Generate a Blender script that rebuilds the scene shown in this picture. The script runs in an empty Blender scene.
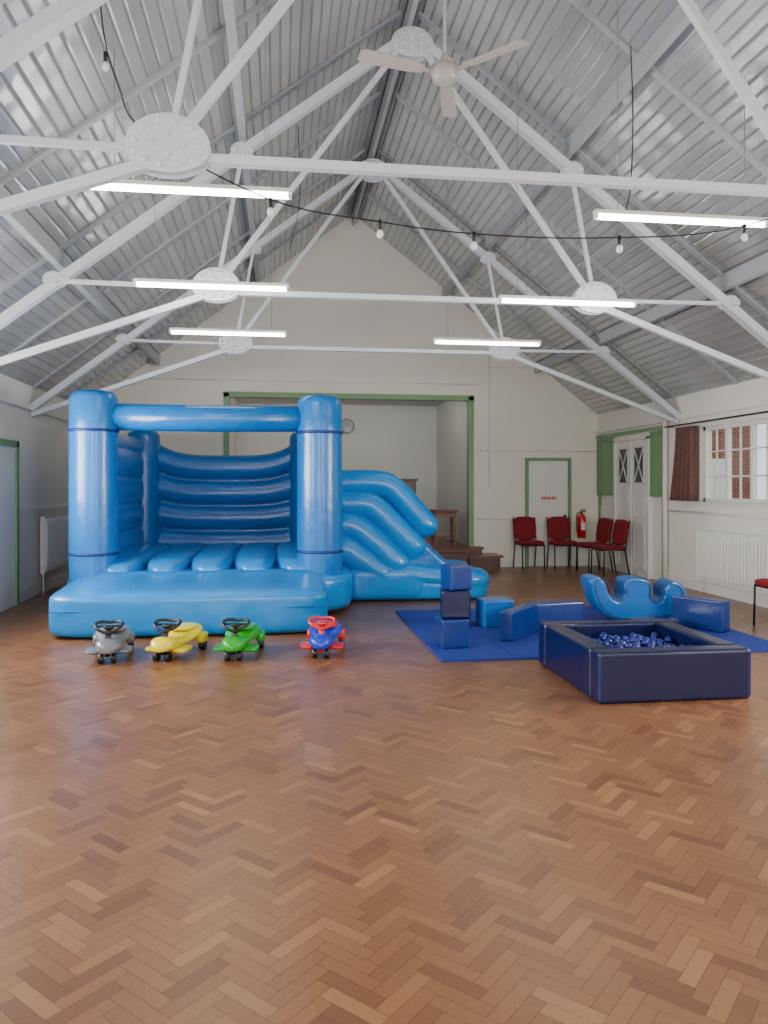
import bpy, bmesh, math, random
from mathutils import Vector, Matrix, Euler
random.seed(7)
D=bpy.data
def link(o): bpy.context.scene.collection.objects.link(o); return o
# ------------------------------------------------------------ materials
def mat(name,col,rough=.5,metal=0,coat=0,bump=0,bscale=20,var=0,vscale=6,emit=0,spec=.5):
    m=D.materials.new(name); m.use_nodes=True; nt=m.node_tree; N=nt.nodes; L=nt.links
    b=N['Principled BSDF']; b.inputs['Base Color'].default_value=(*col,1)
    b.inputs['Roughness'].default_value=rough; b.inputs['Metallic'].default_value=metal
    b.inputs['Coat Weight'].default_value=coat; b.inputs['Coat Roughness'].default_value=.12
    b.inputs['Specular IOR Level'].default_value=spec
    tc=N.new('ShaderNodeTexCoord')
    if var:
        n=N.new('ShaderNodeTexNoise'); n.inputs['Scale'].default_value=vscale; n.inputs['Detail'].default_value=4
        L.new(tc.outputs['Object'],n.inputs['Vector'])
        r=N.new('ShaderNodeMix'); r.data_type='RGBA'
        r.inputs['A'].default_value=(*[c*(1-var) for c in col],1); r.inputs['B'].default_value=(*[min(1,c*(1+var)) for c in col],1)
        L.new(n.outputs['Fac'],r.inputs['Factor']); L.new(r.outputs['Result'],b.inputs['Base Color'])
    if bump:
        n=N.new('ShaderNodeTexNoise'); n.inputs['Scale'].default_value=bscale; n.inputs['Detail'].default_value=3
        L.new(tc.outputs['Object'],n.inputs['Vector'])
        bp=N.new('ShaderNodeBump'); bp.inputs['Strength'].default_value=bump; bp.inputs['Distance'].default_value=.02
        L.new(n.outputs['Fac'],bp.inputs['Height']); L.new(bp.outputs['Normal'],b.inputs['Normal'])
    if emit:
        b.inputs['Emission Color'].default_value=(*col,1); b.inputs['Emission Strength'].default_value=emit
    return m
def s(r,g,b):
    f=lambda c:(c/255/12.92 if c/255<=.04045 else ((c/255+.055)/1.055)**2.4)
    return (f(r),f(g),f(b))
M={}
M['wall']=mat('wall_paint',s(238,233,222),.6,bump=.12,bscale=9,var=.03,vscale=1.5)
M['stagewall']=mat('stage_wall_paint',s(216,216,212),.7,var=.04,vscale=1.5)
M['steel']=mat('painted_steel',s(206,212,218),.4,var=.04,vscale=8)
M['timber']=mat('painted_timber',s(164,169,174),.4,var=.06,vscale=6)
M['green']=mat('green_paint',s(118,160,112),.4)
M['white']=mat('white_gloss',s(232,230,224),.35)
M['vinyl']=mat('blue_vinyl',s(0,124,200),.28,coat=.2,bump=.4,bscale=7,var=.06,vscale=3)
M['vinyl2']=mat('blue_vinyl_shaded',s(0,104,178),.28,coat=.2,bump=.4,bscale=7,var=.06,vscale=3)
M['seam']=mat('navy_webbing',s(8,40,110),.5)
M['navy']=mat('navy_vinyl',s(2,12,60),.28,coat=.25,bump=.2,bscale=10)
M['midblue']=mat('royal_blue_vinyl',s(4,42,112),.3,coat=.25,bump=.2,bscale=10)
M['sky']=mat('sky_blue_vinyl',s(2,94,170),.3,coat=.25,bump=.2,bscale=10)
M['ballblue']=mat('ball_plastic',s(6,32,112),.3)
M['foam']=mat('blue_foam_mat',s(12,46,138),.7,bump=.3,bscale=120)
M['red']=mat('red_fabric',s(130,14,28),.8,bump=.2,bscale=150)
M['redgloss']=mat('red_plastic',s(205,10,20),.25,coat=.4)
M['dark']=mat('dark_metal',s(35,32,34),.35,metal=.4)
M['black']=mat('black_plastic',s(14,14,16),.4)
M['greyp']=mat('grey_plastic',s(110,114,120),.3,coat=.4)
M['yellow']=mat('yellow_plastic',s(225,205,0),.3,coat=.3)
M['greenp']=mat('green_plastic',s(10,155,20),.3,coat=.3)
M['bluep']=mat('blue_plastic',s(5,50,180),.3,coat=.3)
M['wood']=mat('dark_wood',s(78,42,26),.35,coat=.2,var=.25,vscale=14)
M['wood2']=mat('mid_wood',s(112,58,34),.4,coat=.2,var=.2,vscale=14)
M['curtain']=mat('curtain_fabric',s(108,76,68),.9,bump=.3,bscale=60,var=.35,vscale=14)
M['tube']=mat('tube_light',(1,.97,.9),.5,emit=36)
M['bulb']=mat('clear_bulb',s(225,225,225),.1)
M['dkglass']=mat('dark_leaded_glass',s(60,70,74),.1)
M['grass']=mat('grass',s(110,140,90),.9,var=.4,vscale=2)
M['hedge']=mat('hedge_leaves',s(70,112,72),.9,var=.5,vscale=8,bump=1,bscale=15)
M['fanw']=mat('fan_enamel',s(176,168,162),.3)
def glassmat():
    m=D.materials.new('window_glass'); m.use_nodes=True; N=m.node_tree.nodes; L=m.node_tree.links
    N.remove(N['Principled BSDF']); t=N.new('ShaderNodeBsdfTransparent'); g=N.new('ShaderNodeBsdfGlossy'); g.inputs['Roughness'].default_value=.05
    x=N.new('ShaderNodeMixShader'); x.inputs[0].default_value=.06
    L.new(t.outputs[0],x.inputs[1]);L.new(g.outputs[0],x.inputs[2]);L.new(x.outputs[0],N['Material Output'].inputs[0]); return m
M['glass']=glassmat()
def brickmat():
    m=mat('brick',s(150,80,60),.9); N=m.node_tree.nodes;L=m.node_tree.links
    tc=N.new('ShaderNodeTexCoord'); mp=N.new('ShaderNodeMapping'); mp.inputs['Rotation'].default_value=(math.pi/2,0,0)
    br=N.new('ShaderNodeTexBrick'); br.inputs['Scale'].default_value=4
    br.inputs['Color1'].default_value=(*s(150,74,54),1); br.inputs['Color2'].default_value=(*s(116,56,42),1); br.inputs['Mortar'].default_value=(*s(170,160,145),1)
    L.new(tc.outputs['Object'],mp.inputs['Vector']);L.new(mp.outputs[0],br.inputs['Vector']);L.new(br.outputs['Color'],N['Principled BSDF'].inputs['Base Color']); return m
M['brick']=brickmat()
def roofmat():
    m=mat('silver_painted_boarding',s(180,186,190),.22,metal=.5); N=m.node_tree.nodes;L=m.node_tree.links; b=N['Principled BSDF']
    tc=N.new('ShaderNodeTexCoord'); sp=N.new('ShaderNodeSeparateXYZ'); L.new(tc.outputs['Object'],sp.inputs[0])
    mu=N.new('ShaderNodeMath');mu.operation='DIVIDE';mu.inputs[1].default_value=.075;L.new(sp.outputs['Z'],mu.inputs[0])
    fr=N.new('ShaderNodeMath');fr.operation='FRACT';L.new(mu.outputs[0],fr.inputs[0])
    pp=N.new('ShaderNodeMath');pp.operation='PINGPONG';pp.inputs[1].default_value=.5;L.new(fr.outputs[0],pp.inputs[0])
    rp=N.new('ShaderNodeMapRange');rp.inputs['From Min'].default_value=0;rp.inputs['From Max'].default_value=.16;L.new(pp.outputs[0],rp.inputs['Value'])
    fl=N.new('ShaderNodeMath');fl.operation='FLOOR';L.new(mu.outputs[0],fl.inputs[0])
    wn=N.new('ShaderNodeTexWhiteNoise');wn.noise_dimensions='1D';L.new(fl.outputs[0],wn.inputs['W'])
    mx=N.new('ShaderNodeMix');mx.data_type='RGBA';mx.inputs['A'].default_value=(*s(188,191,192),1);mx.inputs['B'].default_value=(*s(204,207,207),1);L.new(wn.outputs['Value'],mx.inputs['Factor'])
    m2=N.new('ShaderNodeMix');m2.data_type='RGBA';m2.inputs['A'].default_value=(*s(156,159,161),1);L.new(rp.outputs[0],m2.inputs['Factor']);L.new(mx.outputs['Result'],m2.inputs['B'])
    L.new(m2.outputs['Result'],b.inputs['Base Color'])
    no=N.new('ShaderNodeTexNoise');no.inputs['Scale'].default_value=2.2;no.inputs['Detail'].default_value=1;L.new(tc.outputs['Object'],no.inputs['Vector'])
    ad=N.new('ShaderNodeMath');ad.operation='MULTIPLY_ADD';ad.inputs[1].default_value=4.5;L.new(no.outputs['Fac'],ad.inputs[0]);L.new(rp.outputs[0],ad.inputs[2])
    ad2=N.new('ShaderNodeMath');ad2.operation='MULTIPLY_ADD';ad2.inputs[1].default_value=.3;L.new(wn.outputs['Value'],ad2.inputs[0]);L.new(ad.outputs[0],ad2.inputs[2])
    bp=N.new('ShaderNodeBump');bp.inputs['Strength'].default_value=.6;bp.inputs['Distance'].default_value=.012;L.new(ad2.outputs[0],bp.inputs['Height']);L.new(bp.outputs['Normal'],b.inputs['Normal'])
    return m
M['roof']=roofmat()
def floormat():
    m=mat('parquet_blocks',s(150,104,72),.3,coat=.28); N=m.node_tree.nodes;L=m.node_tree.links;b=N['Principled BSDF']
    at=N.new('ShaderNodeAttribute');at.attribute_name='tint';at.attribute_type='GEOMETRY'
    cr=N.new('ShaderNodeValToRGB');e=cr.color_ramp.elements
    e[0].position=0;e[0].color=(*s(126,78,44),1);e[1].position=1;e[1].color=(*s(174,122,78),1)
    k=e.new(.2);k.color=(*s(145,95,56),1);k=e.new(.85);k.color=(*s(156,105,64),1)
    L.new(at.outputs['Fac'],cr.inputs[0])
    tc=N.new('ShaderNodeTexCoord');no=N.new('ShaderNodeTexNoise');no.inputs['Scale'].default_value=.9;no.inputs['Detail'].default_value=5;L.new(tc.outputs['Object'],no.inputs['Vector'])
    n2=N.new('ShaderNodeTexNoise');n2.inputs['Scale'].default_value=45;n2.inputs['Detail'].default_value=6;L.new(tc.outputs['Object'],n2.inputs['Vector'])
    m1=N.new('ShaderNodeMix');m1.data_type='RGBA';m1.blend_type='MULTIPLY';m1.inputs['Factor'].default_value=.35
    L.new(cr.outputs[0],m1.inputs['A']);L.new(no.outputs['Fac'],m1.inputs['B'])
    m2=N.new('ShaderNodeMix');m2.data_type='RGBA';m2.blend_type='MULTIPLY';m2.inputs['Factor'].default_value=.25
    L.new(m1.outputs['Result'],m2.inputs['A']);L.new(n2.outputs['Fac'],m2.inputs['B'])
    L.new(m2.outputs['Result'],b.inputs['Base Color'])
    rr=N.new('ShaderNodeMapRange');rr.inputs['From Min'].default_value=.3;rr.inputs['From Max'].default_value=.7;rr.inputs['To Min'].default_value=.3;rr.inputs['To Max'].default_value=.45;L.new(no.outputs['Fac'],rr.inputs['Value']);L.new(rr.outputs[0],b.inputs['Roughness'])
    b.inputs['Coat Roughness'].default_value=.27
    bp=N.new('ShaderNodeBump');bp.inputs['Strength'].default_value=.15;bp.inputs['Distance'].default_value=.004
    L.new(at.outputs['Fac'],bp.inputs['Height']);L.new(bp.outputs['Normal'],b.inputs['Normal'])
    return m
M['floor']=floormat()
M['joint']=mat('parquet_joint',s(64,42,28),.6)
# ------------------------------------------------------------ mesh builder
def cr_spline(pts,sub=6,closed=False):
    P=[Vector(p) for p in pts]; n=len(P); out=[]
    rng=range(n if closed else n-1)
    for i in rng:
        p0=P[(i-1)%n] if closed or i>0 else P[0]*2-P[1]
        p1=P[i];p2=P[(i+1)%n]
        p3=P[(i+2)%n] if closed or i+2<n else P[-1]*2-P[-2]
        for k in range(sub):
            t=k/sub
            out.append(.5*((2*p1)+(p2-p0)*t+(2*p0-5*p1+4*p2-p3)*t*t+(3*p1-p0-3*p2+p3)*t**3))
    if not closed: out.append(P[-1])
    return out
class B:
    def __init__(s): s.bm=bmesh.new()
    def box(s,c,size,rot=None):
        m=Matrix.Translation(c)@(rot.to_4x4() if rot else Matrix.Identity(4))
        v=[s.bm.verts.new(m@Vector((x*size[0]/2,y*size[1]/2,z*size[2]/2))) for x in(-1,1) for y in(-1,1) for z in(-1,1)]
        for f in((0,1,3,2),(4,6,7,5),(0,4,5,1),(2,3,7,6),(0,2,6,4),(1,5,7,3)): s.bm.faces.new([v[i] for i in f])
        return s
    def b2(s,x0,x1,y0,y1,z0,z1): return s.box(((x0+x1)/2,(y0+y1)/2,(z0+z1)/2),(x1-x0,y1-y0,z1-z0))
    def beam(s,p0,p1,w,d):
        p0=Vector(p0);p1=Vector(p1);x=(p1-p0);l=x.length;x.normalize()
        up=Vector((0,1,0)) if abs(x.y)<.9 else Vector((1,0,0))
        z=x.cross(up).normalized();y=z.cross(x)
        return s.box((p0+p1)/2,(l,w,d),Matrix((x,y,z)).transposed())
    def sweep(s,pts,r,n=16,cap=True,ry=1.0,smooth=True):
        P=[Vector(p) for p in pts];R=list(r) if hasattr(r,'__len__') else [r]*len(P)
        if cap:
            d0=(P[0]-P[1]).normalized();d1=(P[-1]-P[-2]).normalized()
            a=[];ar=[];c=[];c_r=[]
            for k in (0,1,2,3):
                t=k/4*math.pi/2+.12; a.append(P[0]+d0*R[0]*cap*math.cos(t));ar.append(R[0]*math.sin(t))
                t2=math.pi/2-(k+1)/4.3*math.pi/2; c.append(P[-1]+d1*R[-1]*cap*math.cos(t2));c_r.append(R[-1]*math.sin(t2))
            P=a+P+c;R=ar+R+c_r
        rings=[];prev=None
        for i,p in enumerate(P):
            t=(P[min(i+1,len(P)-1)]-P[max(i-1,0)]).normalized()
            if prev is None:
                u=Vector((0,0,1)) if abs(t.z)<.9 else Vector((0,1,0))
                a=(u-t*u.dot(t)).normalized()
            else: a=(prev-t*prev.dot(t)).normalized()
            prev=a;b=t.cross(a)
            rings.append([s.bm.verts.new(p+(a*math.cos(k/n*2*math.pi)+b*ry*math.sin(k/n*2*math.pi))*R[i]) for k in range(n)])
        for i in range(len(rings)-1):
            for k in range(n):
                f=s.bm.faces.new((rings[i][k],rings[i][(k+1)%n],rings[i+1][(k+1)%n],rings[i+1][k]));f.smooth=smooth
        s.bm.faces.new(rings[0][::-1]);s.bm.faces.new(rings[-1]);return s
    def cyl(s,p0,p1,r,n=20,r2=None): return s.sweep([p0,p1],[r,r2 if r2 else r],n,cap=0)
    def sup(s,c,size,n=5,seg=10,rot=None,fn=None):
        c=Vector(c);V={}
        def pt(x,y,z):
            k=(abs(x)**n+abs(y)**n+abs(z)**n)**(1/n);v=Vector((x/k*size[0]/2,y/k*size[1]/2,z/k*size[2]/2))
            if fn:v=fn(v)
            if rot:v=rot@v
            return c+v
        def g(x,y,z):
            k=(round(x,5),round(y,5),round(z,5))
            if k not in V:V[k]=s.bm.verts.new(pt(x,y,z))
            return V[k]
        T=[math.tan((i/seg*2-1)*math.pi/4) for i in range(seg+1)]
        for ax in range(3):
            for sg in(-1,1):
                for i in range(seg):
                    for j in range(seg):
                        q=[]
                        for a,b in((i,j),(i+1,j),(i+1,j+1),(i,j+1)):
                            w=[0,0,0];w[ax]=sg;w[(ax+1)%3]=T[a];w[(ax+2)%3]=T[b];q.append(g(*w))
                        if sg<0:q=q[::-1]
                        s.bm.faces.new(q).smooth=True
        return s
    def sb(s,x0,x1,y0,y1,z0,z1,n=6,seg=12,fn=None): return s.sup(((x0+x1)/2,(y0+y1)/2,(z0+z1)/2),(x1-x0,y1-y0,z1-z0),n,seg,None,fn)
    def prism(s,prof,o,u,v,w):
        o=Vector(o);u=Vector(u);v=Vector(v);w=Vector(w)
        a=[s.bm.verts.new(o+u*p[0]+v*p[1]) for p in prof];b=[s.bm.verts.new(o+u*p[0]+v*p[1]+w) for p in prof]
        s.bm.faces.new(a);s.bm.faces.new(b[::-1]);n=len(prof)
        for i in range(n): s.bm.faces.new((a[i],b[i],b[(i+1)%n],a[(i+1)%n]))
        return s
    def loft(s,secs,n=20,e=2.6):
        rings=[]
        for (y,hw,zc,hh) in secs:
            r=[]
            for k in range(n):
                a=k/n*2*math.pi;c,q=math.cos(a),math.sin(a)
                r.append(s.bm.verts.new((hw*math.copysign(abs(c)**(2/e),c),y,zc+hh*math.copysign(abs(q)**(2/e),q))))
            rings.append(r)
        for i in range(len(rings)-1):
            for k in range(n): s.bm.faces.new((rings[i][k],rings[i][(k+1)%n],rings[i+1][(k+1)%n],rings[i+1][k])).smooth=True
        s.bm.faces.new(rings[0]);s.bm.faces.new(rings[-1]);return s
    def ball(s,c,r,seg=8):
        m=bmesh.ops.create_uvsphere(s.bm,u_segments=seg*2,v_segments=seg,radius=r,matrix=Matrix.Translation(c))
        for v in m['verts']:
            for f in v.link_faces:f.smooth=True
        return s
    def obj(s,name,m,parent=None,bevel=0,seg=2,subsurf=0):
        bmesh.ops.recalc_face_normals(s.bm,faces=s.bm.faces)
        me=D.meshes.new(name);s.bm.to_mesh(me);s.bm.free()
        o=link(D.objects.new(name,me));me.materials.append(M[m] if isinstance(m,str) else m)
        if parent:o.parent=parent
        if bevel:
            b=o.modifiers.new('bevel','BEVEL');b.width=bevel;b.segments=seg;b.limit_method='ANGLE';b.angle_limit=.6
        if subsurf:
            b=o.modifiers.new('sub','SUBSURF');b.levels=b.render_levels=subsurf
        return o
def emp(name,loc=(0,0,0),rz=0,sc=1):
    o=D.objects.new(name,None);link(o);o.location=loc;o.rotation_euler=(0,0,rz);o.scale=(sc,)*3;o.empty_display_size=.2;return o
def recenter(e):
    bb=[o.matrix_local@Vector(c) for o in e.children for c in o.bound_box]
    lo=Vector([min(b[i] for b in bb) for i in range(3)]);hi=Vector([max(b[i] for b in bb) for i in range(3)])
    c=Vector(((lo.x+hi.x)/2,(lo.y+hi.y)/2,lo.z));e.location=c
    for o in e.children:o.location=o.location-c
# ------------------------------------------------------------ room constants
XL,XR,XM=-3.55,6.35,1.4; YB,YF=14.8,-3.0; ZE=3.04; ZA=6.85; SL=(ZA-ZE)/(XR-XM)
# floor herringbone
def make_floor():
    me=D.meshes.new('floor');W=.058;n=4;verts=[];faces=[];tint=[];mi=[]
    r=math.cos(math.pi/4)
    def add(x0,y0,x1,y1):
        g=.0008
        q=[(x0*W+g,y0*W+g),(x1*W-g,y0*W+g),(x1*W-g,y1*W-g),(x0*W+g,y1*W-g)]
        q=[((x-y)*r,(x+y)*r) for x,y in q]
        cx=sum(p[0] for p in q)/4;cy=sum(p[1] for p in q)/4
        if not(XL-.1<cx<XR+.1 and YF-.1<cy<YB+.05):return
        q=[(min(max(x,XL),XR),min(max(y,YF),YB)) for x,y in q]
        k=len(verts);verts.extend([(x,y,0) for x,y in q]);faces.append((k,k+1,k+2,k+3));tint.append(random.random());mi.append(0)
    for b in range(-20,32):
        for a in range(-200,420):
            ox=a+b*n;oy=a-b*n
            cx=(ox-oy)*W*r;cy=(ox+oy)*W*r
            if not(XL-1<cx<XR+1 and YF-1<cy<YB+1):continue
            add(ox,oy,ox+n,oy+1);add(ox,oy+1,ox+1,oy+n+1)
    k=len(verts)
    verts.extend([(XL,YF,-.002),(XR,YF,-.002),(XR,YB,-.002),(XL,YB,-.002),(XL,YF,-.2),(XR,YF,-.2),(XR,YB,-.2),(XL,YB,-.2)])
    for f in((0,1,2,3),(7,6,5,4),(0,4,5,1),(1,5,6,2),(2,6,7,3),(3,7,4,0)):
        faces.append(tuple(k+i for i in f));tint.append(0);mi.append(1)
    me.from_pydata(verts,[],faces);me.materials.append(M['floor']);me.materials.append(M['joint'])
    at=me.attributes.new('tint','FLOAT','FACE')
    for i,t in enumerate(tint):at.data[i].value=t
    for i,p in enumerate(me.polygons):p.material_index=mi[i]
    link(D.objects.new('floor',me))
make_floor()
# walls
def side_wall(name,x0,x1,wins):
    b=B();z0,z1=(1.36,2.5);y=YF
    for (a,c) in sorted(wins):
        b.b2(x0,x1,y,a,0,ZE);b.b2(x0,x1,a,c,0,z0);b.b2(x0,x1,a,c,z1,ZE);y=c
    b.b2(x0,x1,y,YB+.15,0,ZE);b.obj(name,'wall')
RW=[(-1.6,.9),(3.4,6.1),(8.6,11.0)];LW=[(-1.6,.9),(3.0,5.4),(6.6,9.0)]  # only the farthest right window is in view; the others are added for light
side_wall('wall_right',XR,XR+.2,RW);side_wall('wall_left',XL-.2,XL,LW)
prof=[(XL,0),(-.97,0),(-.97,3.3),(3.7,3.3),(3.7,0),(XR,0),(XR,ZE),(XM,ZA),(XL,ZE)]
B().prism(prof,(0,YB,0),(1,0,0),(0,0,1),(0,.15,0)).obj('wall_back','wall')
# front wall (behind camera); its two tall windows are added for lighting
b=B();fz0,fz1=1.2,3.0
b.b2(XL,-2.4,YF-.2,YF,0,ZE);b.b2(-2.4,.4,YF-.2,YF,0,fz0);b.b2(-2.4,.4,YF-.2,YF,fz1,ZE);b.b2(.4,2.4,YF-.2,YF,0,ZE)
b.b2(2.4,5.2,YF-.2,YF,0,fz0);b.b2(2.4,5.2,YF-.2,YF,fz1,ZE);b.b2(5.2,XR,YF-.2,YF,0,ZE)
b.prism([(XL,ZE),(XR,ZE),(XM,ZA)],(0,YF-.2,0),(1,0,0),(0,0,1),(0,.2,0));b.obj('wall_front','wall')
# ceiling (roof boarding)
b=B()
for sg,xe in((-1,XL-.2),(1,XR+.2)):
    d=abs(xe-XM);b.prism([(XM,ZA),(xe,ZA-SL*d),(xe,ZA-SL*d+.15),(XM,ZA+.15)],(0,YF-.2,0),(1,0,0),(0,0,1),(0,YB-YF+.35,0))
b.obj('ceiling','roof')
e=emp('roof_purlins')
b=B()
def onr(d,sg,off): return (XM+sg*d,0,ZA-SL*d-off)
for sg in(-1,1):
    for d in(1.79,3.65):
        x,_,z=onr(d,sg,.11)
        b.box((x,(YB+YF)/2,z),(.08,YB-YF-.02,.17))
b.box((XM,(YB+YF)/2,ZA-.13),(.05,YB-YF-.02,.2))
b.obj('purlins','timber',e)
b=B()
y=YF+.9
while y<YB:
    for sg in(-1,1):
        p0=Vector(onr(0.1,sg,.02));p1=Vector(onr(XR-XM-.02,sg,.02));p0.y=p1.y=y;b.beam(p0,p1,.07,.03)
    y+=1.73
b.obj('cover_strips','timber',e);recenter(e)
# trusses
def truss(Y,dz=0):
    e=emp('roof_truss');r=lambda d:6.5-.77*d
    b=B()
    def m(p,q,w=.08,d=.09,dy=0): b.beam((p[0],Y+dy,p[1]+dz),(q[0],Y+dy,q[1]+dz),w,d)
    m((XM-2.05,3.66),(XM+2.05,3.66),.06,.055)
    bl=[]
    for sg in(-1,1):
        X=lambda d:XM+sg*d
        G=(X(2.05),3.7)
        m((X(0),6.5),(X(4.93),r(4.93)),.11,.09)
        m((X(4.93),2.62),(X(2.05),3.66),.06,.065);m(G,(X(3.65),3.72),.04,.04);m(G,(X(1.79),5.1),.04,.04);m(G,(X(.1),6.38),.05,.055)
        bl.append(((X(2.05),3.7),.235,12));bl.append(((X(1.79),5.12),.11,5));bl.append(((X(3.65),3.72),.1,4))
    bl.append(((XM,6.36),.22,10))
    b.obj('members','steel',e)
    g=B();bo=B()
    for (c,R,n) in bl:
        c=(c[0],c[1]+dz);pr=[]
        for t in range(24):
            a=t/24*2*math.pi;zz=R*math.sin(a)*(.86 if math.sin(a)>0 else .62)
            pr.append((c[0]+R*math.cos(a)*1.05,c[1]+zz))
        for sy in(-1,1):
            g.prism(pr,(0,Y+sy*.045,0),(1,0,0),(0,0,1),(0,.012*sy,0))
            for k in range(n):
                a=k/n*2*math.pi+.3;bo.ball((c[0]+R*.82*math.cos(a),Y+sy*.06,c[1]+R*(.66 if math.sin(a)>0 else .44)*math.sin(a)),.02,4)
            if n>9:
                for k in range(4):
                    a=k/4*2*math.pi;bo.ball((c[0]+R*.4*math.cos(a),Y+sy*.06,c[1]+.02+R*.25*math.sin(a)),.02,4)
    g.obj('gusset_plates','steel',e,.003,1);bo.obj('rivets','steel',e);recenter(e)
for Y,dz in((-2.24,-.12),(1.22,-.12),(4.68,-.12),(8.14,-.05),(11.6,0)):truss(Y,dz)
# tube lights
def tubelight(x,y,z,wires=True):
    e=emp('fluorescent_light',(x,y,z))
    B().box((0,0,.04),(1.5,.07,.035)).obj('housing','white',e,.008)
    B().sweep([(-.72,0,0),(.72,0,0)],.019,12,cap=.5).obj('tube','tube',e)
    bb=B();
    for sx in(-.735,.735):bb.box((sx,0,.01),(.03,.04,.05))
    bb.obj('end_caps','white',e)
    if wires:
        b=B()
        for sx in(-.55,.55):
            t=ZA-SL*abs(x+sx-XM)-z-.02;b.cyl((sx,0,.05),(sx,0,t),.003,6)
        b.obj('hanging_wires','greyp',e)
for y in(-1.0,2.4,5.9,7.75,10.2):
    zz={5.9:3.8,7.75:3.56,10.2:3.58}.get(y,3.8)
    tubelight(-.66,y,zz);tubelight(3.25 if y<7 else (3.0 if y<9 else 2.8),y,zz-.04)
tubelight(.4,15.25,3.44,False);tubelight(2.4,15.25,3.44,False)  # unseen tubes added behind the header to brighten the stage recess
# ceiling fan
e=emp('ceiling_fan',(1.4,6.47,5.13))
B().cyl((0,0,.05),(0,0,1.62),.014,10).obj('downrod','fanw',e)
b=B();b.sweep([(0,0,-.08),(0,0,-.06),(0,0,0),(0,0,.06),(0,0,.09)],[.05,.1,.12,.12,.06],24,cap=0);b.sweep([(0,0,.1),(0,0,.18)],[.05,.02],16,cap=0);b.obj('motor','fanw',e)
b=B()
for k in range(3):
    a=math.radians(82-7.7+120*k);R=Matrix.Rotation(a,4,'Z');t=Matrix.Rotation(.2,4,'X')
    pr=[(.2,-.045),(.35,-.065),(.74,-.075),(.78,-.05),(.78,.05),(.74,.075),(.35,.065),(.2,.045)]
    nb=B();nb.prism(pr,(0,0,0),(1,0,0),(0,1,0),(0,0,.008));nb.box((.15,0,0),(.16,.03,.012))
    bmesh.ops.transform(nb.bm,matrix=R@t,verts=nb.bm.verts);me=D.meshes.new('t');nb.bm.to_mesh(me);b.bm.from_mesh(me)
b.obj('blades','fanw',e)
# festoon lights
e=emp('festoon_lights');Y=5.0
pts=cr_spline([(-1.12,Y,5.1),(-1.1,Y,4.5),(-1.0,Y,4.1),(-.8,Y-.15,3.75),(-.06,Y,3.44),(.65,Y,3.33),(1.28,Y,3.28),(2.16,Y,3.29),(3.22,Y,3.42),(4.6,Y,3.95)],6)
b=B();b.sweep(pts,.005,6,cap=0)
bb=B()
for (x,z) in((-1.08,4.3),(-.06,3.44),(.65,3.33),(1.28,3.28),(2.3,3.3),(3.22,3.42)):
    b.cyl((x,Y,z+.01),(x,Y,z-.05),.013,8);bb.sup((x,Y,z-.08),(.045,.045,.06),2,6)
b.obj('cable','black',e);bb.obj('bulbs','bulb',e);recenter(e)
e=emp('hanging_cable');b=B();b.sweep(cr_spline([(3.0,6.3,5.4),(3.02,6.3,4.8),(3.0,6.3,4.2),(2.9,6.2,3.9)],5),.005,6,cap=0);b.sweep(cr_spline([(.2,8.6,5.6),(.22,8.6,4.8),(.1,8.6,4.2)],5),.005,6,cap=0);b.obj('wire','black',e);recenter(e)
# ------------------------------------------------------------ stage
b=B();b.b2(-.97,3.7,YB-.0,18.0,.0,.42).obj('stage_floor','wood2')
B().b2(-1.1,-.97,YB+.15,18,.0,3.5).obj('wall_stage_left','stagewall');B().b2(3.7,3.85,YB+.15,18,0,3.5).obj('wall_stage_right','stagewall')
B().b2(-1.1,3.85,18,18.15,0,3.5).obj('wall_stage_back','stagewall');B().b2(-1.1,3.85,YB+.15,18.15,3.5,3.6).obj('ceiling_stage','stagewall')
b=B();b.b2(-1.05,-.95,YB-.04,YB+.16,.42,3.36);b.b2(3.68,3.78,YB-.04,YB+.16,.42,3.36);b.b2(-1.05,3.78,YB-.04,YB+.16,3.28,3.38);b.obj('trim_1','green')
e=emp('stage_apron');b=B();b.b2(1.0,3.5,14.0,YB-.001,.36,.42);b.obj('top_board','wood2',e,.01)
b=B();b.b2(1.05,3.48,14.05,YB-.001,0,.36)
for x in(1.4,1.9,2.4,2.9,3.35):b.b2(x,x+.03,14.035,14.05,0,.36)
b.obj('front_panels','wood',e);recenter(e)
e=emp('stage_steps');b=B();b.b2(3.55,4.15,14.2,YB-.001,0,.24);b.obj('risers','wood',e);b=B();b.b2(3.52,4.2,14.15,YB-.001,.24,.28);b.b2(3.52,3.9,14.45,YB-.001,.38,.42);b.obj('treads','wood2',e);b=B();b.b2(3.55,3.87,14.48,YB-.001,.28,.38);b.obj('upper_riser','wood',e);recenter(e)
e=emp('side_table',(3.3,15.35,.42));B().box((0,0,.68),(.5,.42,.04)).obj('top','wood2',e,.008)
b=B();
for sx in(-.2,.2):
    for sy in(-.16,.16):b.box((sx,sy,.33),(.045,.045,.66))
    b.box((sx,0,.6),(.03,.3,.08))
b.box((0,-.16,.6),(.4,.03,.08));b.box((0,.16,.6),(.4,.03,.08));b.box((0,0,.15),(.4,.03,.03));b.obj('legs','wood2',e)
e=emp('upright_piano',(2.15,16.1,.42));b=B();b.box((0,.1,.64),(1.4,.35,1.28));b.box((0,.09,1.31),(1.46,.42,.05));b.box((0,-.18,.68),(1.4,.3,.12));b.box((-.66,-.26,.31),(.08,.08,.62));b.box((.66,-.26,.31),(.08,.08,.62));b.obj('case','wood',e,.01)
B().box((0,-.22,.75),(1.2,.15,.015)).obj('keys','white',e)
e=emp('wall_clock',(1.55,17.97,3.0));b=B();b.cyl((0,0,0),(0,-.05,0),.17,28);b.obj('rim','black',e);B().cyl((0,-.045,0),(0,-.055,0),.145,28).obj('face','greyp',e)
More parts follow.
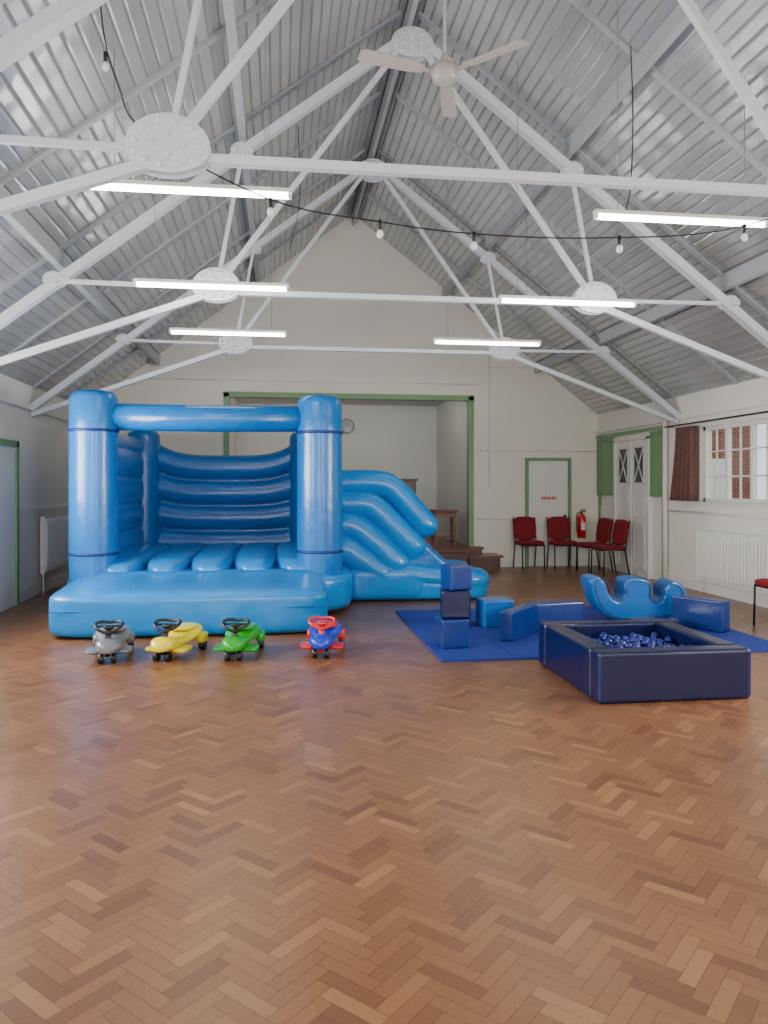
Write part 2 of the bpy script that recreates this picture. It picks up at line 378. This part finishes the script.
b=B();b.box((0,-.058,.05),(.012,.004,.1));b.box((.035,-.058,0),(.07,.004,.012));b.obj('hands','black',e)
# ------------------------------------------------------------ doors
e=emp('door_1',(5.3,YB-.0,0));
b=B();b.box((-.44,-.03,1.05),(.06,.07,2.1));b.box((.44,-.03,1.05),(.06,.07,2.1));b.box((0,-.03,2.13),(.94,.07,.06));b.obj('frame','green',e,.005)
b=B();b.box((0,-.02,1.05),(.8,.04,2.08));b.obj('leaf','white',e)
b=B()
for (cx,cz,w,h) in((-.18,.5,.26,.7),(.18,.5,.26,.7),(-.18,1.65,.26,.65),(.18,1.65,.26,.65)):
    for (dx,dz,ww,hh) in((-w/2,0,.02,h),(w/2,0,.02,h),(0,-h/2,w,.02),(0,h/2,w,.02)):b.box((cx+dx,-.045,cz+dz),(ww,.015,hh))
b.obj('panel_moulding','white',e)
b=B();b.box((0,-.055,1.35),(.36,.01,.16));b.obj('sign_plate','white',e);b=B()
for i in range(6):b.box((-.13+i*.052,-.062,1.36),(.03,.004,.06))
b.obj('sign_letters','redgloss',e)
b=B();b.ball((.33,-.07,1.0),.03);b.obj('knob','black',e)
e=emp('door_2',(XR,13.2,0))
b=B();b.b2(-.05,0,-.62,.62,0,2.42).obj('leaves','white',e)
b=B();
for y0 in(-.61,.01):
    for (cy,cz,h) in((.3,.55,.8),(.3,1.3,.45)):
        w=.4
        for(dy,dz,ww,hh) in((-w/2,0,.02,h),(w/2,0,.02,h),(0,-h/2,w,.02),(0,h/2,w,.02)):b.box((-.058,y0+cy+dy,cz+dz),(.015,ww,hh))
b.box((-.06,0,1.2),(.02,.03,2.4))
for y in(-.66,.66):b.box((-.04,y,1.23),(.08,.08,2.46))
b.box((-.04,0,2.46),(.08,1.4,.08));b.obj('mouldings','white',e)
b=B();b2=B()
for y in(-.31,.31):
    b.box((-.055,y,1.97),(.01,.36,.62))
    for sg in(-1,1):b2.beam((-.064,y-.17,1.97-.3*sg),(-.064,y+.17,1.97+.3*sg),.012,.018)
    for dy in(-.19,.19):b2.box((-.064,y+dy,1.97),(.014,.02,.66))
    for dz in(-.32,.32):b2.box((-.064,y,1.97+dz),(.014,.4,.02))
b.obj('glazing','dkglass',e);b2.obj('leaded_bars','white',e)
e=emp('notice_board_panelling',(XR,13.4,0))
b=B()
for(y0,y1) in((.55,1.32),(-1.3,-.9)):
    b.b2(-.03,0,y0,y1,1.45,2.5)
b.obj('green_boards','green',e)
b=B()
for(y0,y1) in((.55,1.32),(-1.3,-.9)):
    for z in(1.45,2.5):b.b2(-.05,0,y0,y1,z-.03,z+.03)
    for y in(y0,y1):b.b2(-.05,0,y-.02,y+.02,1.42,2.53)
b.b2(-.04,0,-1.36,-1.3,0,2.6);b.b2(-.05,0,-1.36,1.38,2.55,2.61)
b.obj('board_trim','green',e)
b=B();b.b2(-.03,0,.5,1.2,.0,1.2);b.obj('lower_panel','white',e)
B().b2(XR-.045,XR,14.62,14.68,0,2.6).obj('trim_2','green')
e=emp('door_3',(XL,10.4,0));b=B();b.b2(0,.07,-.62,-.54,0,2.2);b.b2(0,.07,.46,.54,0,2.2);b.b2(0,.07,-.62,.54,2.12,2.2);b.obj('frame','green',e);B().b2(0,.04,-.54,.46,0,2.12).obj('leaf','white',e)
for nm,a in(('baseboard_right',(XR-.025,XR,YF,12.0,0,.16)),('baseboard_left',(XL,XL+.025,YF,9.75,0,.16)),('baseboard_left_2',(XL,XL+.025,11.0,YB,0,.16)),('baseboard_back',(4.25,4.82,YB-.025,YB,0,.16)),('baseboard_back_2',(5.78,XR,YB-.025,YB,0,.16))):
    B().b2(*a).obj(nm,'white')
b=B();b.b2(XL,XL+.03,11.0,YB,1.22,1.28);b.obj('trim_3','white')
b=B();b.b2(XL,XL+.06,YF,YB,2.68,2.74);b.obj('trim_4','white')
b=B();b.b2(XR-.06,XR,YF,YB,2.66,2.72);b.obj('trim_5','white')
e=emp('heating_pipe');b=B();b.cyl((XR-.06,11.95,0),(XR-.06,11.95,3.0),.04,12);b.cyl((XR-.06,11.8,1.2),(XR-.06,9,1.2),.015,8);b.obj('pipe','white',e);recenter(e)
e=emp('wall_conduit');b=B();b.cyl((4.1,YB-.015,1.6),(4.1,YB-.015,4.2),.012,8);b.cyl((3.85,YB-.015,2.3),(6.3,YB-.015,2.3),.01,8);b.cyl((4.1,YB-.015,3.95),(5.3,YB-.015,3.95),.01,8);b.cyl((-3.4,YB-.015,3.6),(3.85,YB-.015,3.6),.008,8);b.cyl((3.85,YB-.015,.95),(4.8,YB-.015,.95),.012,8);b.box((4.1,YB-.03,2.3),(.08,.05,.08));b.obj('conduit','white',e);recenter(e)
# ------------------------------------------------------------ windows
def window(idx,side,y0,y1,z0=1.36,z1=2.5,n=4):
    e=emp('window_%d'%idx);x=XR+.1 if side>0 else XL-.1
    b=B()
    b.b2(x-.04,x+.04,y0,y0+.06,z0,z1);b.b2(x-.04,x+.04,y1-.06,y1,z0,z1);b.b2(x-.04,x+.04,y0,y1,z0,z0+.06);b.b2(x-.04,x+.04,y0,y1,z1-.06,z1)
    w=(y1-y0)/n
    for k in range(1,n):b.b2(x-.035,x+.035,y0+k*w-.03,y0+k*w+.03,z0,z1)
    for k in range(n):b.b2(x-.012,x+.012,y0+(k+.5)*w-.009,y0+(k+.5)*w+.009,z0,z1)
    for k in(1,2):b.b2(x-.012,x+.012,y0,y1,z0+(z1-z0)*k/3-.011,z0+(z1-z0)*k/3+.011)
    b.obj('frame','white',e);B().b2(x-.003,x+.003,y0+.03,y1-.03,z0+.03,z1-.03).obj('glass','glass',e)
    sx=(XR-.05,XR+.15) if side>0 else (XL-.15,XL+.05)
    B().b2(*sx,y0-.05,y1+.05,z0-.04,z0).obj('sill','white',e);recenter(e)
i=1
for a in RW:window(i,1,*a);i+=1
for a in LW:window(i,-1,*a);i+=1
for (x0,x1) in((-2.4,.4),(2.4,5.2)):  # added windows behind the camera, there to let light in
    e=emp('window_%d'%i);i+=1;y=YF-.1;b=B()
    for k in range(5):
        xx=x0+.03+(x1-x0-.06)*k/4;b.b2(xx-.03,xx+.03,y-.04,y+.04,fz0,fz1)
    for k in range(4):
        zz=fz0+.03+(fz1-fz0-.06)*k/3;b.b2(x0,x1,y-.03,y+.03,zz-.02,zz+.02)
    b.obj('frame','white',e);B().b2(x0+.03,x1-.03,y-.003,y+.003,fz0+.03,fz1-.03).obj('glass','glass',e);recenter(e)
def curtain(y0,y1):
    e=emp('curtain');b=B();n=72;rows=[]
    for zi in range(9):
        z=2.52-zi/8*1.15;row=[]
        for k in range(n+1):
            t=k/n;pin=.7+.3*(zi/8)**1.5
            row.append(b.bm.verts.new((XR-.12+.05*math.sin(t*5*2*math.pi+zi*.1),y0+t*(y1-y0)*pin,z)))
        rows.append(row)
    for a in range(8):
        for k in range(n):b.bm.faces.new((rows[a][k],rows[a][k+1],rows[a+1][k+1],rows[a+1][k])).smooth=True
    o=b.obj('drape','curtain',e);m=o.modifiers.new('s','SOLIDIFY');m.thickness=.006;recenter(e)
curtain(10.92,11.66)
e=emp('curtain_rail');b=B();b.sweep([(XR-.12,8.2,2.56),(XR-.12,11.85,2.56)],.012,8,cap=1);
for y in(8.4,11.8):b.cyl((XR-.12,y,2.56),(XR,y,2.56),.01,6)
b.obj('rail','dark',e);recenter(e)
def radiator(x,y0,y1,z0,z1,sg):
    e=emp('radiator');b=B();xa,xb=sorted((x-sg*.03,x-sg*.09));b.b2(xa,xb,y0,y1,z0,z1)
    k=y0+.03
    while k<y1-.03:
        q=x-sg*.1;b.sup((q,k+.02,(z0+z1)/2),(.05,.045,z1-z0-.06),4,4);k+=.08
    b.obj('panel','white',e)
    b=B();
    for y in(y0+.1,y1-.1):
        a,c=sorted((x-sg*.001,x-sg*.04));b.b2(a,c,y-.03,y+.03,z0+.1,z1-.1)
    b.cyl((x-sg*.06,y0+.04,0),(x-sg*.06,y0+.04,z0+.05),.012,8);b.cyl((x-sg*.06,y1-.04,0),(x-sg*.06,y1-.04,z0+.05),.012,8);b.obj('brackets_and_pipes','white',e);recenter(e)
radiator(XR-.03,8.7,10.85,.2,.95,1);radiator(XL+.03,11.9,13.4,.3,1.15,-1)
# ------------------------------------------------------------ bouncy castle
e=emp('bouncy_castle')
B().sb(-2.62,.95,9.35,13.45,0,.56,7,16).obj('base','vinyl',e)
def stepfn(v):
    t=(v.y+.7)/1.4; v=v.copy()
    if v.z>0:v.z*=(.84+.3*t)
    return v
B().sb(-2.42,.53,8.3,9.75,0,.52,9,20,stepfn).obj('front_step','vinyl',e)
b=B()
b.sweep([(-2.36,8.31,.3),(.47,8.31,.3)],.008,6,cap=0)
b.obj('step_seam','vinyl2',e)
b=B()
for k in range(5):
    x=-1.94+k*.54+.0;b.sup((x-.0,11.2,.55),(.57,3.3,.36),3.4,12)
b.obj('bed_tubes','vinyl',e)
b=B();b.sweep([(-2.1,9.6,.45),(.4,9.6,.45)],.13,16,cap=1);b.obj('front_lip','vinyl2',e)
b=B()
def pillar(b,x,y,r,z0,z1):
    zs=[z0,z0+.1,z0+.4,(z0+z1)/2,z1-.55,z1-.5,z1-.1,z1-.05,z1-.015,z1]
    rs=[r*.96,r,r*1.03,r*1.02,r*1.01,r*1.02,r*1.0,r*.93,r*.8,r*.5]
    b.sweep([(x,y,z) for z in zs],[q for q in rs],32,cap=0)
pillar(b,-2.25,9.78,.28,.4,2.76);pillar(b,.5,9.78,.28,.4,2.74)
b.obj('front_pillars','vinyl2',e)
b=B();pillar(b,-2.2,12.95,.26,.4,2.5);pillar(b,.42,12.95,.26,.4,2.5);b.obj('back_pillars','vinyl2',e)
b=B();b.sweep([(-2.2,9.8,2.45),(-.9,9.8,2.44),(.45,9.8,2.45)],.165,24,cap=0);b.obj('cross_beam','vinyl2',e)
b=B()
for x in(-2.25,.5):
    for z in(.78,2.27):b.sweep([(x,9.78,z-.018),(x,9.78,z-.012),(x,9.78,z+.012),(x,9.78,z+.018)],[.288,.297,.297,.288],32,cap=0)
b.obj('seam_bands','seam',e)
b=B()
for k,z in enumerate((.78,1.16,1.54,1.92)):
    for x in(-2.3,.53):b.sup((x,11.4,z),(.4,2.9,.46),3.5,12)
for x in(-2.3,.53):b.sweep(cr_spline([(x,10.0,2.3),(x,10.8,2.2),(x,12.2,2.2),(x,12.9,2.25)],4),.16,16)
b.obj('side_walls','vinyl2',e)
b=B()
# back wall : one panel with concave top edge, quilted in horizontal chambers
nx,nz=48,44
def top(u): return 1.98+.34*abs(2*u-1)**4
for sy in(-1,1):
    g=[[None]*(nz+1) for _ in range(nx+1)]
    for i in range(nx+1):
        u=i/nx;x=-2.15+2.52*u
        for j in range(nz+1):
            v=j/nz;z=.45+(top(u)+.13-.45)*v
            th=.06+.16*math.sqrt(max(0,math.sin(math.pi*((v*4)%1))))
            if j==nz or j==0:th=0.03
            g[i][j]=b.bm.verts.new((x,13.08+sy*th,z))
    for i in range(nx):
        for j in range(nz):b.bm.faces.new((g[i][j],g[i+1][j],g[i+1][j+1],g[i][j+1])).smooth=True
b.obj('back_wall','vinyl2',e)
b=B()
for y in(10.68,11.95):
    for (pts,r) in(([(.8,1.64),(1.1,1.65),(1.44,1.63),(1.64,1.5),(1.84,1.28),(2.05,1.04)],.175),
                   ([(.8,1.36),(1.1,1.36),(1.28,1.31),(1.5,1.1),(1.7,.9),(1.86,.74)],.2),
                   ([(.8,1.06),(1.0,1.04),(1.2,.9),(1.4,.72),(1.62,.5)],.22),
                   ([(.8,.74),(.95,.7),(1.15,.55),(1.4,.36)],.24)):
        b.sweep(cr_spline([(p[0],y,p[1]) for p in pts],4),r,20,cap=.9,ry=.85)
b.obj('slide_side_rolls','vinyl',e)
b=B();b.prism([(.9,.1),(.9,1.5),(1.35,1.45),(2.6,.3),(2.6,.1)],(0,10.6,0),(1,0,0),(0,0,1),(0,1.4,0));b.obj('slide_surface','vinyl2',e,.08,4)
B().sb(.8,2.1,10.48,12.15,0,.5,7,14).obj('slide_base','vinyl',e)
b=B();b.sb(1.5,2.95,10.5,12.1,0,.3,7,14)
b.sweep(cr_spline([(1.5,10.66,.4),(1.9,10.66,.34),(2.4,10.66,.28),(2.78,10.68,.26),(2.78,10.9,.26)],4),.17,18)
b.sweep(cr_spline([(1.5,11.95,.4),(1.9,11.95,.34),(2.4,11.95,.28),(2.78,11.92,.26),(2.78,11.7,.26)],4),.17,18)
b.sweep([(2.78,10.8,.24),(2.78,11.8,.24)],.16,18);b.obj('slide_run_out','vinyl',e)
recenter(e)
# ------------------------------------------------------------ swing cars
def car(x,y,rz,c1,c2,c3='black'):
    e=emp('ride_on_swing_car',(x,y,0),rz,1.0)
    secs=[(.38,.05,.2,.03),(.36,.11,.2,.045),(.3,.155,.195,.06),(.2,.17,.185,.06),(.1,.15,.165,.06),(0,.10,.14,.055),(-.1,.075,.13,.055),(-.18,.1,.15,.06),(-.26,.12,.16,.065),(-.33,.1,.155,.06),(-.38,.06,.14,.045),(-.4,.02,.135,.02)]
    B().loft(secs).obj('body',c1,e,subsurf=1)
    b=B()
    for sx in(-1,1):
        b.sup((sx*.13,-.14,.09),(.15,.22,.045),4,6)
        b.sup((sx*.15,.28,.12),(.09,.16,.11),3,6)
    b.obj('foot_rests_and_arches',c2,e)
    b=B();b.sup((0,.17,.235),(.24,.3,.04),3,8);b.obj('seat_pad',c2,e)
    b=B()
    for sx in(-1,1):
        b.cyl((sx*.13,.28,.05),(sx*.18,.28,.05),.05,18);b.cyl((sx*.035,-.28,.045),(sx*.075,-.28,.045),.045,18)
    b.obj('wheels','black',e)
    b=B();b.cyl((0,-.28,.06),(0,-.28,.14),.025,10);b.cyl((0,-.25,.18),(0,-.18,.29),.03,10,.025);b.obj('steering_column',c3,e)
    b=B();pts=[(math.cos(a)*.12,-.17+math.sin(a)*.09,.3+.03*abs(math.cos(a))+.035*math.sin(a)) for a in [k/20*2*math.pi for k in range(21)]]
    b.sweep(pts,.015,8,cap=0);b.beam((-.11,-.17,.315),(.11,-.17,.315),.03,.016);b.sup((0,-.17,.305),(.1,.08,.04),3,5);b.obj('steering_wheel',c3,e)
car(-1.57,7.5,.1,'greyp','greyp');car(-.98,7.5,-.3,'yellow','yellow');car(-.38,7.45,-.15,'greenp','greenp');car(.42,7.45,-.15,'bluep','redgloss','redgloss')
# ------------------------------------------------------------ mat and soft play
e=emp('play_mat',(3.2,8.27,0));b=B()
for ix in range(5):
    for iy in range(4):
        b.box((-1.75+.35+ix*.7,-1.42+.355+iy*.71,.01),(.695,.705,.02))
b.obj('tiles','foam',e,.003)
ZM=.021
def block(x,y,z,sx,sy,sz,rz,m,m2='seam'):
    e=emp('soft_play_block',(x,y,z),rz);B().box((0,0,sz/2),(sx,sy,sz)).obj('foam_block',m,e,.018,3)
    b=B()
    for zz in(.04,sz-.04):b.box((0,-sy/2,zz),(sx-.05,.004,.006));b.box((0,sy/2,zz),(sx-.05,.004,.006))
    b.obj('stitching',m2,e)
block(1.68,7.45,ZM,.28,.28,.28,.1,'midblue');block(1.72,7.47,ZM+.285,.28,.28,.27,-.12,'navy');block(1.73,7.46,ZM+.56,.23,.25,.24,.25,'midblue')
block(1.98,8.55,ZM,.26,.3,.42,.0,'midblue');block(2.42,8.5,ZM,.36,.3,.3,.1,'sky')
block(2.5,7.85,ZM,.14,.7,.3,-.7,'midblue');block(3.02,8.2,ZM,.62,.2,.3,.15,'midblue')
block(4.62,8.0,ZM,.16,.62,.34,.5,'midblue');block(4.0,7.9,ZM,.5,.3,.14,.2,'navy')
# octopus rocker
e=emp('soft_play_octopus_rocker',(4.14,8.6,ZM+.004),-.05,1.06)
pr=cr_spline([(-.55,.36,0),(-.56,.46,0),(-.47,.5,0),(-.39,.43,0),(-.34,.3,0),(-.25,.23,0),(-.18,.28,0),(-.18,.38,0),(-.14,.46,0),(-.02,.48,0),(.09,.45,0),(.13,.37,0),(.12,.27,0),(.19,.21,0),(.27,.26,0),(.28,.37,0),(.37,.44,0),(.48,.4,0),(.53,.3,0),(.5,.17,0),(.36,.05,0),(.12,.0,0),(-.14,.0,0),(-.36,.06,0),(-.49,.19,0)],4,True)
B().prism([(p.x,p.y+.004) for p in pr],(0,-.16,0),(1,0,0),(0,0,1),(0,.32,0)).obj('foam_body','sky',e,.03,3)
b=B();b.sweep([(p.x*.9,-.164,.03+p.y*.88) for p in pr]+[(pr[0].x*.9,-.164,.03+pr[0].y*.88)],.005,6,cap=0);b.obj('stitching','seam',e)
# ball pit
e=emp('ball_pit',(2.91,6.03,0))
W,H,T=1.2,.38,.17;DY=1.34
b=B();
b.box((0,-DY/2+T/2,H/2),(W,T,H));b.box((0,DY/2-T/2,H/2),(W,T,H))
for sx in(-1,1):b.box((sx*(W/2-T/2),0,H/2),(T,DY-2*T-.004,H))
b.obj('padded_walls','navy',e,.025,3)
B().box((0,0,.02),(W-.3,DY-.3,.04)).obj('base','midblue',e)
b=B()
r=.034
for lz,z in((0,.18),(1,.235),(2,.27)):
    iy=0;y=-DY/2+T+r
    while y<DY/2-T-r:
        x=-W/2+T+r+(r if (iy+lz)%2 else 0)
        while x<W/2-T-r:
            if lz<2 or random.random()<.45:
                b.ball((x+random.uniform(-.004,.004),y+random.uniform(-.004,.004),z+random.uniform(-.012,.012)),r,5)
            x+=2*r
        y+=1.75*r;iy+=1
b.obj('balls','ballblue',e)
b=B()
for sx in(-1,1):
    for sy in(-1,1):b.box((sx*(W/2-.008),sy*(DY/2-.008),H/2),(.01,.01,H-.06))
b.obj('corner_piping','midblue',e)
# ------------------------------------------------------------ chairs
def chair(x,y,rz):
    e=emp('stacking_chair',(x,y,0),rz,1.1)
    b=B();b.sup((0,-.01,.46),(.44,.43,.075),5,8);b.sup((0,.215,.7),(.42,.06,.42),4,8,Matrix.Rotation(-.15,3,'X'));b.obj('upholstery','red',e)
    b=B()
    for sx in(-.2,.2):
        b.sweep([(sx,-.2,0),(sx,-.19,.43),(sx,.17,.43)],.012,8,cap=0);b.sweep([(sx,.26,0),(sx,.18,.42),(sx,.26,.9)],.012,8,cap=0)
    b.cyl((-.2,.18,.42),(.2,.18,.42),.01,8);b.cyl((-.2,-.19,.42),(.2,-.19,.42),.01,8);b.obj('frame','dark',e)
chair(4.78,14.38,.05);chair(5.42,14.3,-.05);chair(5.8,13.75,-math.pi/2+.15);chair(5.82,13.1,-math.pi/2+.1)
chair(5.6,7.95,-math.pi/2)
e=emp('fire_extinguisher',(5.95,YB-.14,.55));b=B();b.sweep([(0,0,.02),(0,0,.42),(0,0,.47),(0,0,.5)],[.085,.085,.06,.025],20,cap=0);b.obj('cylinder','redgloss',e)
b=B();b.cyl((0,0,.5),(0,0,.55),.02,10);b.box((.03,0,.57),(.12,.02,.02));b.box((.03,0,.54),(.1,.02,.012));b.sweep(cr_spline([(0,0,.53),(-.1,-.02,.5),(-.12,-.03,.3),(-.1,-.03,.12)],5),.01,8);b.box((0,.105,.3),(.06,.06,.06));b.obj('valve_and_hose','black',e)
B().box((0,-.086,.25),(.08,.006,.14)).obj('label','white',e)
# ------------------------------------------------------------ exterior
B().b2(-40,50,-40,60,-.4,-.25).obj('ground','grass')
e=emp('brick_house');b=B();b.b2(8,12.2,18.5,25,-.25,5);b.obj('brick_walls','brick',e);b=B();b.prism([(7.7,5),(12.5,5),(10.1,6.5)],(0,18.2,0),(1,0,0),(0,0,1),(0,7.2,0));b.obj('roof','dark',e)
b=B();b.b2(10.9,11.5,18.45,18.5,1,2.3);b.obj('window_frame','white',e);recenter(e)
e=emp('garden_hedge');b=B();b.sup((16.5,17,.85),(7,1.4,2.3),5,16);b.obj('foliage','hedge',e);recenter(e)
# ------------------------------------------------------------ lights
def area(name,loc,rot,sx,sy,p,col=(1,1,1)):
    l=D.lights.new(name,'AREA');l.shape='RECTANGLE';l.size=sx;l.size_y=sy;l.energy=p;l.color=col
    o=link(D.objects.new(name,l));o.location=loc;o.rotation_euler=rot;return o
for (a,c),p in zip(RW[:2],(100,500)):area('window_daylight',(XR+.3,(a+c)/2,1.93),(0,math.pi/2,0),1.2,c-a,p,(1,.985,.96))  # area lamps added outside the off-screen windows, standing in for daylight
for (a,c),p in zip(LW,(100,300,500)):area('window_daylight',(XL-.3,(a+c)/2,1.93),(0,-math.pi/2,0),1.2,c-a,p,(1,.985,.96))
for xc in(-1.0,3.8):area('window_daylight',(xc,YF-.3,2.1),(math.pi/2,0,0),2.8,1.8,250,(1,.985,.96))  # added lamps behind the front windows, out of view
w=D.worlds.new('World');bpy.context.scene.world=w;w.use_nodes=True
bg=w.node_tree.nodes['Background'];bg.inputs[0].default_value=(.88,.94,1,1);bg.inputs[1].default_value=1.5
# ------------------------------------------------------------ camera
c=D.cameras.new('camera');c.sensor_width=36;c.sensor_fit='AUTO';c.lens=770/1024*36;c.shift_y=-26/1024;c.clip_start=.05
o=link(D.objects.new('camera',c));o.location=(0,0,1.6);o.rotation_euler=(math.pi/2,0,-math.radians(7.7));bpy.context.scene.camera=o
